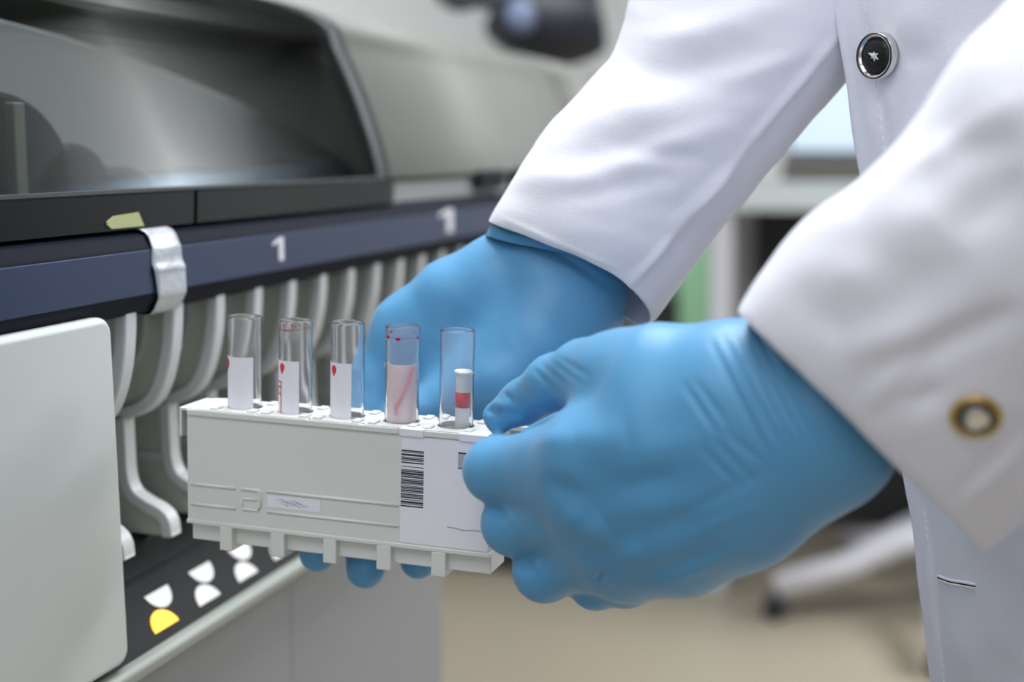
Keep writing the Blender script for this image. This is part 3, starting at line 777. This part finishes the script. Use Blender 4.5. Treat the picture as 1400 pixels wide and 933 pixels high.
# ================================================================== COAT
def loft(name, rings, N_, K, m, parent, folds, extra=None, th=.0012, cap=False, fs=None):
    R = smoothpts(rings, K); verts = []; n = N_
    for jr, (ax, ay, bx, by, d, rd, sk) in enumerate(R):
        A = at(ax, ay, d-sk); B = at(bx, by, d+sk); c = (A+B)/2; h = (B-A)/2; v = (c-CAM).normalized()
        v = (v-h.normalized()*v.dot(h.normalized())).normalized()
        for i in range(n):
            t = 2*math.pi*i/n; p = c-h*math.cos(t)+v*(rd*math.sin(t))
            if fs and math.sin(t) < 0:
                q = -math.sin(t)*(1-math.cos(t))/2*math.exp(-jr/fs[2]); p = p+(RX*fs[0]-RY*fs[1])/FPX*d*q
            verts.append(tuple(p))
    faces = []
    for j in range(len(R)-1):
        for i in range(n): faces.append((j*n+i, j*n+(i+1) % n, (j+1)*n+(i+1) % n, (j+1)*n+i))
    me = bpy.data.meshes.new(name); me.from_pydata(verts, [], faces); me.update()
    bm = bmesh.new(); bm.from_mesh(me); bmesh.ops.recalc_face_normals(bm, faces=bm.faces[:])
    # outward normals
    f0 = bm.faces[:]
    bm.faces.ensure_lookup_table()
    c0 = sum((v.co for v in bm.verts), Vector())/len(bm.verts)
    s = 0
    for f in bm.faces: 
        j = f.index//n
        cc_ = sum((Vector(verts[j*n+q]) for q in range(0, n, max(1, n//8))), Vector())/len(range(0, n, max(1, n//8)))
        s += f.normal.dot(f.calc_center_median()-cc_)
    if s < 0: bmesh.ops.reverse_faces(bm, faces=bm.faces[:])
    bm.to_mesh(me); bm.free(); me.update()
    fold_mesh(me, folds, extra=extra)
    o = link(name, me, m, parent, True)
    sd = o.modifiers.new('thick', 'SOLIDIFY'); sd.thickness = th; sd.offset = -1
    return o
def cloth_noise(amp, sx, sy, seed=0.0, rot=0.6):
    cr, sr = math.cos(rot), math.sin(rot)
    def f(px, py, co):
        out = np.zeros(len(px))
        for i in range(len(px)):
            u = (px[i]*cr+py[i]*sr)/sx; v_ = (-px[i]*sr+py[i]*cr)/sy
            out[i] = noise.noise((u, v_, seed))+.4*noise.noise((u*2.3, v_*2.3, seed+5))
        return out*amp*.001
    return f
# far sleeve
far_rings = [(669, 303, 880, 452, .592, .030, 0), (676, 290, 893, 440, .592, .034, 0), (700, 247, 930, 388, .593, .040, 0), (738, 186, 985, 315, .595, .044, 0), (790, 128, 1045, 240, .597, .047, 0),
             (835, 75, 1105, 172, .600, .05, 0), (858, 10, 1160, 105, .603, .054, 0), (870, -80, 1240, 20, .61, .058, 0), (900, -260, 1370, -110, .62, .065, 0), (1010, -520, 1450, -330, .63, .075, 0), (1150, -780, 1560, -640, .64, .085, 0)]
ffl = [(1150, 45, 1010, 215, 7, 2.6), (1010, 215, 935, 305, 7, 2.6), (935, 305, 860, 392, 6, 2.2),
       (1140, 80, 1010, 240, 14, -1.5), (1000, 255, 890, 380, 12, -1.3),
       (760, 215, 900, 190, 22, -2.6), (780, 160, 960, 140, 26, 1.8), (820, 235, 1000, 170, 18, 2.0), (700, 240, 860, 260, 20, 1.8), (850, 120, 1050, 60, 24, -2.8), (880, 60, 1080, 10, 22, 2.2),
       (760, 270, 930, 240, 16, -2.0), (900, 330, 1010, 220, 10, 1.5), (920, 370, 1060, 215, 18, -1.6), (1000, 110, 1110, 70, 14, 1.6), (690, 300, 850, 370, 4, .5), (860, 210, 960, 215, 14, -2.0)]
def cuffline(px, py, co): return 0
sf = loft('sleeve', far_rings, 200, 22, M['coat'], person, ffl, cloth_noise(1.0, 120, 60, 1.3, 0.15), fs=(45, -64, 26)); pworld(sf); sf['label'] = 'farther sleeve of the lab coat'
# cuff bead of the far glove
cb = loft('glove_cuff', [(672, 306, 848, 404, .598, .024, 0), (668, 313, 845, 412, .598, .0255, 0), (664, 322, 838, 424, .599, .0255, 0)], 90, 4, M['glove'], person, [], th=.0008, fs=(38, -55, 99)); pworld(cb)
cb['label'] = 'rolled cuff of the farther glove'
# near sleeve
near_rings = [(1011, 430, 1336, 746, .425, .030, .012), (1018, 415, 1352, 733, .424, .034, .012), (1047, 373, 1400, 690, .420, .040, .012), (1107, 302, 1480, 620, .412, .045, .012), (1185, 252, 1560, 540, .40, .048, .012),
              (1258, 172, 1640, 470, .39, .050, .01), (1320, 78, 1740, 410, .38, .053, .01), (1400, -10, 1850, 330, .375, .056, .01), (1500, -220, 1980, 180, .38, .06, 0), (1480, -520, 1990, -160, .42, .065, 0), (1450, -740, 1900, -560, .50, .075, 0)]
nfl = [(1180, 300, 1330, 300, 40, 2.0), (1200, 420, 1330, 350, 30, -2.0), (1080, 400, 1180, 480, 30, -1.2), (1150, 480, 1290, 440, 28, 2.4), (1130, 370, 1240, 400, 30, 1.5),
       (1220, 500, 1400, 420, 22, -2.4), (1180, 560, 1260, 480, 16, 1.5), (1240, 560, 1290, 530, 14, -1.5), (1310, 690, 1400, 610, 12, 1.6), (1290, 700, 1400, 580, 10, -1.2),
       (1280, 200, 1400, 200, 30, -2.0), (1200, 260, 1400, 130, 20, 1.5), (1030, 440, 1160, 640, 4, -.5), (1290, 320, 1400, 240, 34, -3.0)]
sn = loft('sleeve', near_rings, 200, 22, M['coat'], person, nfl, cloth_noise(.7, 160, 90, 4.1, -0.5)); pworld(sn); sn['label'] = 'nearer sleeve of the lab coat'

# coat body: horizontal sections lofted upward
def edge_px(py): return 1140+.149*py if py < 700 else 1140+.149*700+.118*(py-700)
def coat_body():
    rows = []; pys = [-900, -700, -520, -350, -200, -100, -40]+list(np.arange(0, 960, 14))+[1000, 1080, 1250, 1600]
    E_last = None
    for py in pys:
        E = at(edge_px(py), py, .560)
        tgt = E.z
        # section control points relative to the front edge: far side -> edge -> near side
        sh = max(0, min(1, (tgt-1.25)/.25))     # shoulder narrowing
        wav = .006*math.sin(tgt*23+.5)
        pts = [(.27, .23), (.16, .25), (.07, .18), (.022, .08), (.004, .018), (.0006, .003), (0, 0), (.0006, -.0022), (.006, -.008+wav*.1), (.018, -.024+wav*.4), (.045, -.052+wav), (.09, -.082+wav*.6), (.16, -.10), (.25, -.08), (.31, 0.02)]
        pts = [(x, y*(1-.35*sh)) for x, y in pts]
        P_ = smoothpts(pts, 9)
        rows.append([Vector((E.x+x, E.y+y, tgt)) for x, y in P_])
    verts = [tuple(v_) for r in rows for v_ in r]; n = len(rows[0]); faces = []
    for j in range(len(rows)-1):
        for i in range(n-1): faces.append((j*n+i, j*n+i+1, (j+1)*n+i+1, (j+1)*n+i))
        faces.append((j*n+n-1, j*n, (j+1)*n, (j+1)*n+n-1))
    me = bpy.data.meshes.new('lab_coat'); me.from_pydata(verts, [], faces); me.update()
    ctr = Vector((.12, .62, 0)); s = sum(p.normal.dot(Vector((p.center.x-ctr.x, p.center.y-ctr.y, 0))) for p in me.polygons)
    if s < 0: me.flip_normals(); me.update()
    folds = [(1178, 0, 1222, 240, 6, -1.0), (1163, 0, 1190, 170, 8, .8), (1220, 90, 1290, 60, 12, -1.5), (1225, 60, 1250, 0, 12, 1.6), (1228, 95, 1262, 84, 5, .9),
             (1265, 0, 1255, 70, 10, 2.0), (1290, 90, 1340, 60, 16, 1.6), (1270, 700, 1292, 933, 5, -.9), (1262, 700, 1284, 933, 6, .7), (1330, 760, 1400, 820, 26, -1.4), (1350, 860, 1400, 900, 22, 1.2), (1300, 850, 1340, 930, 20, 1.0)]
    for i in range(16):
        y = 705+i*15; folds.append((1262+.12*(y-700), y, 1276+.12*(y-700), y-3, 4, .35))
    for i in range(14):
        y = 5+i*17; folds.append((1184+.149*y, y, 1196+.149*y, y-3, 4, .3))
    def ex(px, py, co):
        out = np.zeros(len(px))
        for i in range(len(px)): out[i] = noise.noise((px[i]/70, py[i]/110, 3.3))*.0012
        return out
    fold_mesh(me, folds, extra=ex)
    o = link('lab_coat', me, M['coat'], person, True)
    sd = o.modifiers.new('thick', 'SOLIDIFY'); sd.thickness = .0015; sd.offset = -1
    return pworld(o)
body = coat_body(); body['label'] = 'white lab coat body with front placket'
bpy.context.view_layer.update()
# surface lookup on the coat body / near sleeve
from mathutils.bvhtree import BVHTree
def bvh(o):
    return BVHTree.FromPolygons([v_.co.copy() for v_ in o.data.vertices], [tuple(p.vertices) for p in o.data.polygons])
TB = bvh(body); TS = bvh(sn)
def hit(T, px, py):
    r = ray(px, py).normalized(); h = T.ray_cast(CAM, r); return h[0], h[1]
# placket stitching
def stitches(T, pts, step, parent, r=.00028):
    bm = bmesh.new()
    P_ = smoothpts(pts, 40)
    acc = 0; last = P_[0]; start = None; on_ = True
    L_ = [P_[0]]; d = 0
    for a, b in zip(P_[:-1], P_[1:]):
        d += np.hypot(*(b-a))
        if d >= step: L_.append(b); d = 0
    for i in range(0, len(L_)-1):
        a = L_[i]; b = L_[i]+(L_[i+1]-L_[i])*.68
        ha, na = hit(T, *a); hb, nb = hit(T, *b)
        if ha is None or hb is None: continue
        tube(bm, [ha+na*.0, ha*.5+hb*.5+na*.00035, hb+nb*.0], r, 5)
    o = obj('stitching', bm, M['stitch'], parent); o['kind'] = 'stuff'; return o
for pts in ([(1180, -10), (1215, 245)], [(1264, 700), (1292, 940)]):
    o = stitches(TB, pts, 9, body)
# snap button
def disc_button(T, px, py, r, parent, tilt_dir, rimmat, inmat, name='button', lift=.0012, prot=.0030):
    h, nrm = hit(T, px, py)
    nn = Vector(tilt_dir).normalized() if tilt_dir else nrm
    q = nn.to_track_quat('Z', 'Y'); mt = Matrix.Translation(h+nrm*lift)@q.to_matrix().to_4x4()
    bm = bmesh.new(); lathe(bm, [(0, 0), (r, 0), (r*1.02, prot*.5), (r, prot*.85), (r*.94, prot), (r*.84, prot*.95), (r*.80, prot*.7), (0, prot*.68)], 40, mt)
    b_ = obj(name, bm, rimmat, parent, smooth=True)
    return b_, mt
toCam = (CAM-at(1205, 75, .55)).normalized()
ndir = (toCam+Vector((-1.0, 0, 0))*.85).normalized()
bt, mt = disc_button(TB, 1208, 76, .0089, body, ndir, M['chrome'], None, prot=.0042)
bt['label'] = 'round metal snap button with dark centre'
# inlay of the button: separate sub-level not allowed deeper than part > sub-part, so it sits beside it
bm = bmesh.new(); lathe(bm, [(0, .0030), (.0070, .0030), (.0068, .0036), (.005, .0040), (.0, .0042)], 36, mt); i1 = obj('button_inlay', bm, M['darkmetal'], body, smooth=True)
bm = bmesh.new(); lathe(bm, [(.0083, .0034), (.0087, .0034), (.0087, .00445), (.0083, .0044)], 40, mt, close=True); i2 = obj('button_ring', bm, M['ink'], body, smooth=True)
bm = bmesh.new(); 
for a, ln in ((.4, .0022), (1.5, .0016), (2.7, .0030), (3.6, .0016), (4.9, .0020), (5.7, .0026)):
    tube(bm, [mt@Vector((0, 0, .0041)), mt@Vector((math.cos(a)*ln, math.sin(a)*ln, .0040))], [.0009, .0002], 6)
i3 = obj('button_glint', bm, M['whitepl'], body)  # white star modelled as the reflected highlight on the dark centre
# thread loop at the button's side
h1, n1 = hit(TB, 1224, 74)
if h1: bm = bmesh.new(); tube(bm, [h1+n1*.0003, h1+n1*.0022+RX*-.001, h1+RX*.0012+n1*.0004], .0004, 6); obj('button_thread', bm, M['railedge'], body)
# buttonhole
bm = bmesh.new(); lst = [(1283, 790), (1300, 796), (1318, 799), (1334, 802)]
pp = [hit(TB, *p) for p in lst]
if all(p[0] for p in pp):
    tube(bm, smoothpts([tuple(p[0]+p[1]*.0002+Vector((0, 0, .0007))) for p in pp], 4), .0006, 6); tube(bm, smoothpts([tuple(p[0]+p[1]*.0002-Vector((0, 0, .0007))) for p in pp], 4), .0006, 6)
    obj('buttonhole', bm, M['stitch'], body, smooth=True)
    bm = bmesh.new(); tube(bm, [p[0]+p[1]*.0004 for p in pp], .0003, 5); obj('buttonhole_slit', bm, M['railedge'], body)
# cuff snap of the near sleeve
bt2, mt2 = disc_button(TS, 1334, 568, .0068, sn, None, M['brass'], None, lift=.0003, prot=.0016); bt2['label'] = 'brass-rimmed snap button on the cuff'
bm = bmesh.new(); lathe(bm, [(0, .0012), (.0045, .0012), (.0042, .0018), (.0022, .0022), (0, .0026)], 30, mt2); obj('button_inlay', bm, M['chrome'], sn, smooth=True)
bm = bmesh.new(); lathe(bm, [(.0040, .0016), (.0046, .0016), (.0046, .0021), (.0040, .0021)], 30, mt2, close=True); obj('button_ring', bm, M['seam'], sn, smooth=True)
for T, pts, par in ((TS, [(1034, 440), (1090, 540), (1170, 630), (1250, 690), (1318, 722)], sn),):
    stitches(T, pts, 11, par, .0002)

# ================================================================== BACKGROUND
def ws(px, d): return px/FPX*d      # metres spanned by px at depth d
# workbench far behind
YB = 3.36
def gx(px): return on(1, YB, px, 300).x
def gz(py): return on(1, YB, 1050, py).z
bench = thing('workbench', 'white-topped workbench with a dark open bay, seen between the sleeves', 'workbench', (gx(1150), YB+.3, 0))
def bo(name, x0, x1, y0, y1, z0, z1, m, par, bevel=.004):
    l = par.location; bm = bmesh.new(); box(bm, x0-l.x, x1-l.x, y0-l.y, y1-l.y, z0-l.z, z1-l.z); return obj(name, bm, m, par, bevel=bevel)
bo('bench_top', gx(925), gx(1900), YB-.02, YB+.78, gz(288), gz(250), M['white'], bench)
bo('side_panel', gx(972), gx(1002), YB, YB+.65, 0, gz(288), M['whitepl'], bench)
bo('side_panel', gx(1884), gx(1900), YB, YB+.65, 0, gz(288), M['whitepl'], bench)
bo('back_panel', gx(1000), gx(1500), YB+.74, YB+.78, 0, gz(288), M['darkcab'], bench)
bo('drawer_unit', gx(1000)+.001, gx(1500), YB+.42, YB+.74, .45, gz(288)-.001, M['darkcab'], bench)
gr = boxo('storage_bin', gx(922), gx(969), YB+.06, YB+.4, 0.001, gz(300), M['green'], bevel=.01)
tag(gr, 'tall pale green storage bin just left of the white bench panel', 'bin')
bx_ = boxo('paper_box', gx(1060), gx(1260), YB+.1, YB+.4, gz(250)+.001, gz(216), M['browncab'], bevel=.005); tag(bx_, 'flat brown-grey box on the far white bench', 'box')
mon = thing('monitor', 'pale blue lit monitor above the bench, behind the placket', 'monitor', (gx(1200), YB+.25, gz(216)))
bo('screen_frame', gx(1060), gx(1380), YB+.2, YB+.23, gz(216)+.001, gz(60), M['bluegrey'], mon)
bo('screen', gx(1066), gx(1374), YB+.192, YB+.199, gz(206), gz(66), M['screen'], mon, 0)
# low dark cabinets along the far floor
cab = thing('base_cabinet', 'dark low cabinet run along the far end of the floor', 'cabinet', (0, 3.33, 0))
l = cab.location
for i in range(3):
    x0 = gx(916)-.04-(i+1)*.28; bm = bmesh.new(); box(bm, x0, x0+.275, 0, .5, .10, .72); obj('cabinet_body', bm, M['darkcab' if i % 2 else 'browncab'], cab, bevel=.004)
bm = bmesh.new(); box(bm, gx(916)-.88, gx(916)-.04, .05, .5, 0, .10); obj('plinth', bm, M['darkcab'], cab)
bm = bmesh.new(); box(bm, gx(916)-.89, gx(916)-.03, -.02, .5, .72, .76); obj('cabinet_top', bm, M['white'], cab, bevel=.004)
# lab stool
HY = 3.32
hp = on(1, HY, 1288, 730); hub = Vector((hp.x, HY, 0)); ch = thing('lab_stool', 'black lab stool with white star base and casters beside the coat hem', 'stool', (hub.x, hub.y, 0))
bm = bmesh.new(); lathe(bm, [(.045, .15), (.05, .24), (.034, .27), (.024, .56), (0, .56)], 24); obj('column', bm, M['whitepl'], ch, smooth=True)
tipw = on(1, HY-.06, 1058, 800); a0 = math.atan2(tipw.y-hub.y, tipw.x-hub.x); LR_ = .39; a0 = math.pi+.33
for i in range(5):
    a = a0+i*2*math.pi/5; c_, s_ = math.cos(a), math.sin(a)
    bm = bmesh.new(); tube(bm, [(0, 0, .20), (c_*.10, s_*.10, .19), (c_*.22, s_*.22, .13), (c_*LR_, s_*LR_, .085)], [.042, .038, .033, .030], 12); lg = obj('star_leg', bm, M['whitepl'], ch, smooth=True)
    bm = bmesh.new(); mt_ = Matrix.Translation((c_*LR_, s_*LR_, .030))@Matrix.Rotation(math.pi/2, 4, 'X')
    lathe(bm, [(0, -.02), (.024, -.02), (.029, -.012), (.029, .012), (.024, .02), (0, .02)], 20, mt_); tube(bm, [(c_*LR_, s_*LR_, .03), (c_*LR_, s_*LR_, .07)], .007, 8); obj('caster', bm, M['black'], ch, smooth=True)
bm = bmesh.new(); lathe(bm, [(0, .56), (.17, .56), (.185, .58), (.185, .61), (.16, .635), (0, .64)], 32); obj('seat', bm, M['black'], ch, smooth=True)
# dark rounded device over the far end of the analyzer
dd = 2.1
hd = thing('swing_lamp', 'dark blue-black rounded lamp head hanging over the far end of the analyzer', 'lamp', at(745, 20, dd))
o0 = at(745, 20, dd)
def rel(px, py, dz=0): return at(px, py, dd+dz)-o0
bm = bmesh.new(); tube(bm, smoothpts([tuple(rel(688, 2)), tuple(rel(712, 18)), tuple(rel(755, 30)), tuple(rel(795, 30)), tuple(rel(822, 26))], 5), [.040+.027*math.sin(math.pi*min(1, i/20*.85+.1)) for i in range(21)], 20); obj('lamp_head', bm, M['black'], hd, smooth=True)
bm = bmesh.new(); lathe(bm, [(0, 0), (.028, 0), (.026, .012), (.012, .02), (0, .022)], 20, Matrix.Translation(rel(716, 22, -.047))@(-RF).to_track_quat('Z', 'Y').to_matrix().to_4x4()); obj('lens_cap', bm, M['bluegrey'], hd, smooth=True)
bm = bmesh.new(); tube(bm, smoothpts([tuple(rel(696, 8)), tuple(rel(655, -4)), tuple(rel(618, -2)), tuple(rel(600, -60)), tuple(rel(600, -400)), tuple(rel(600, -900))], 5), .016, 10); obj('swing_arm', bm, M['black'], hd, smooth=True)
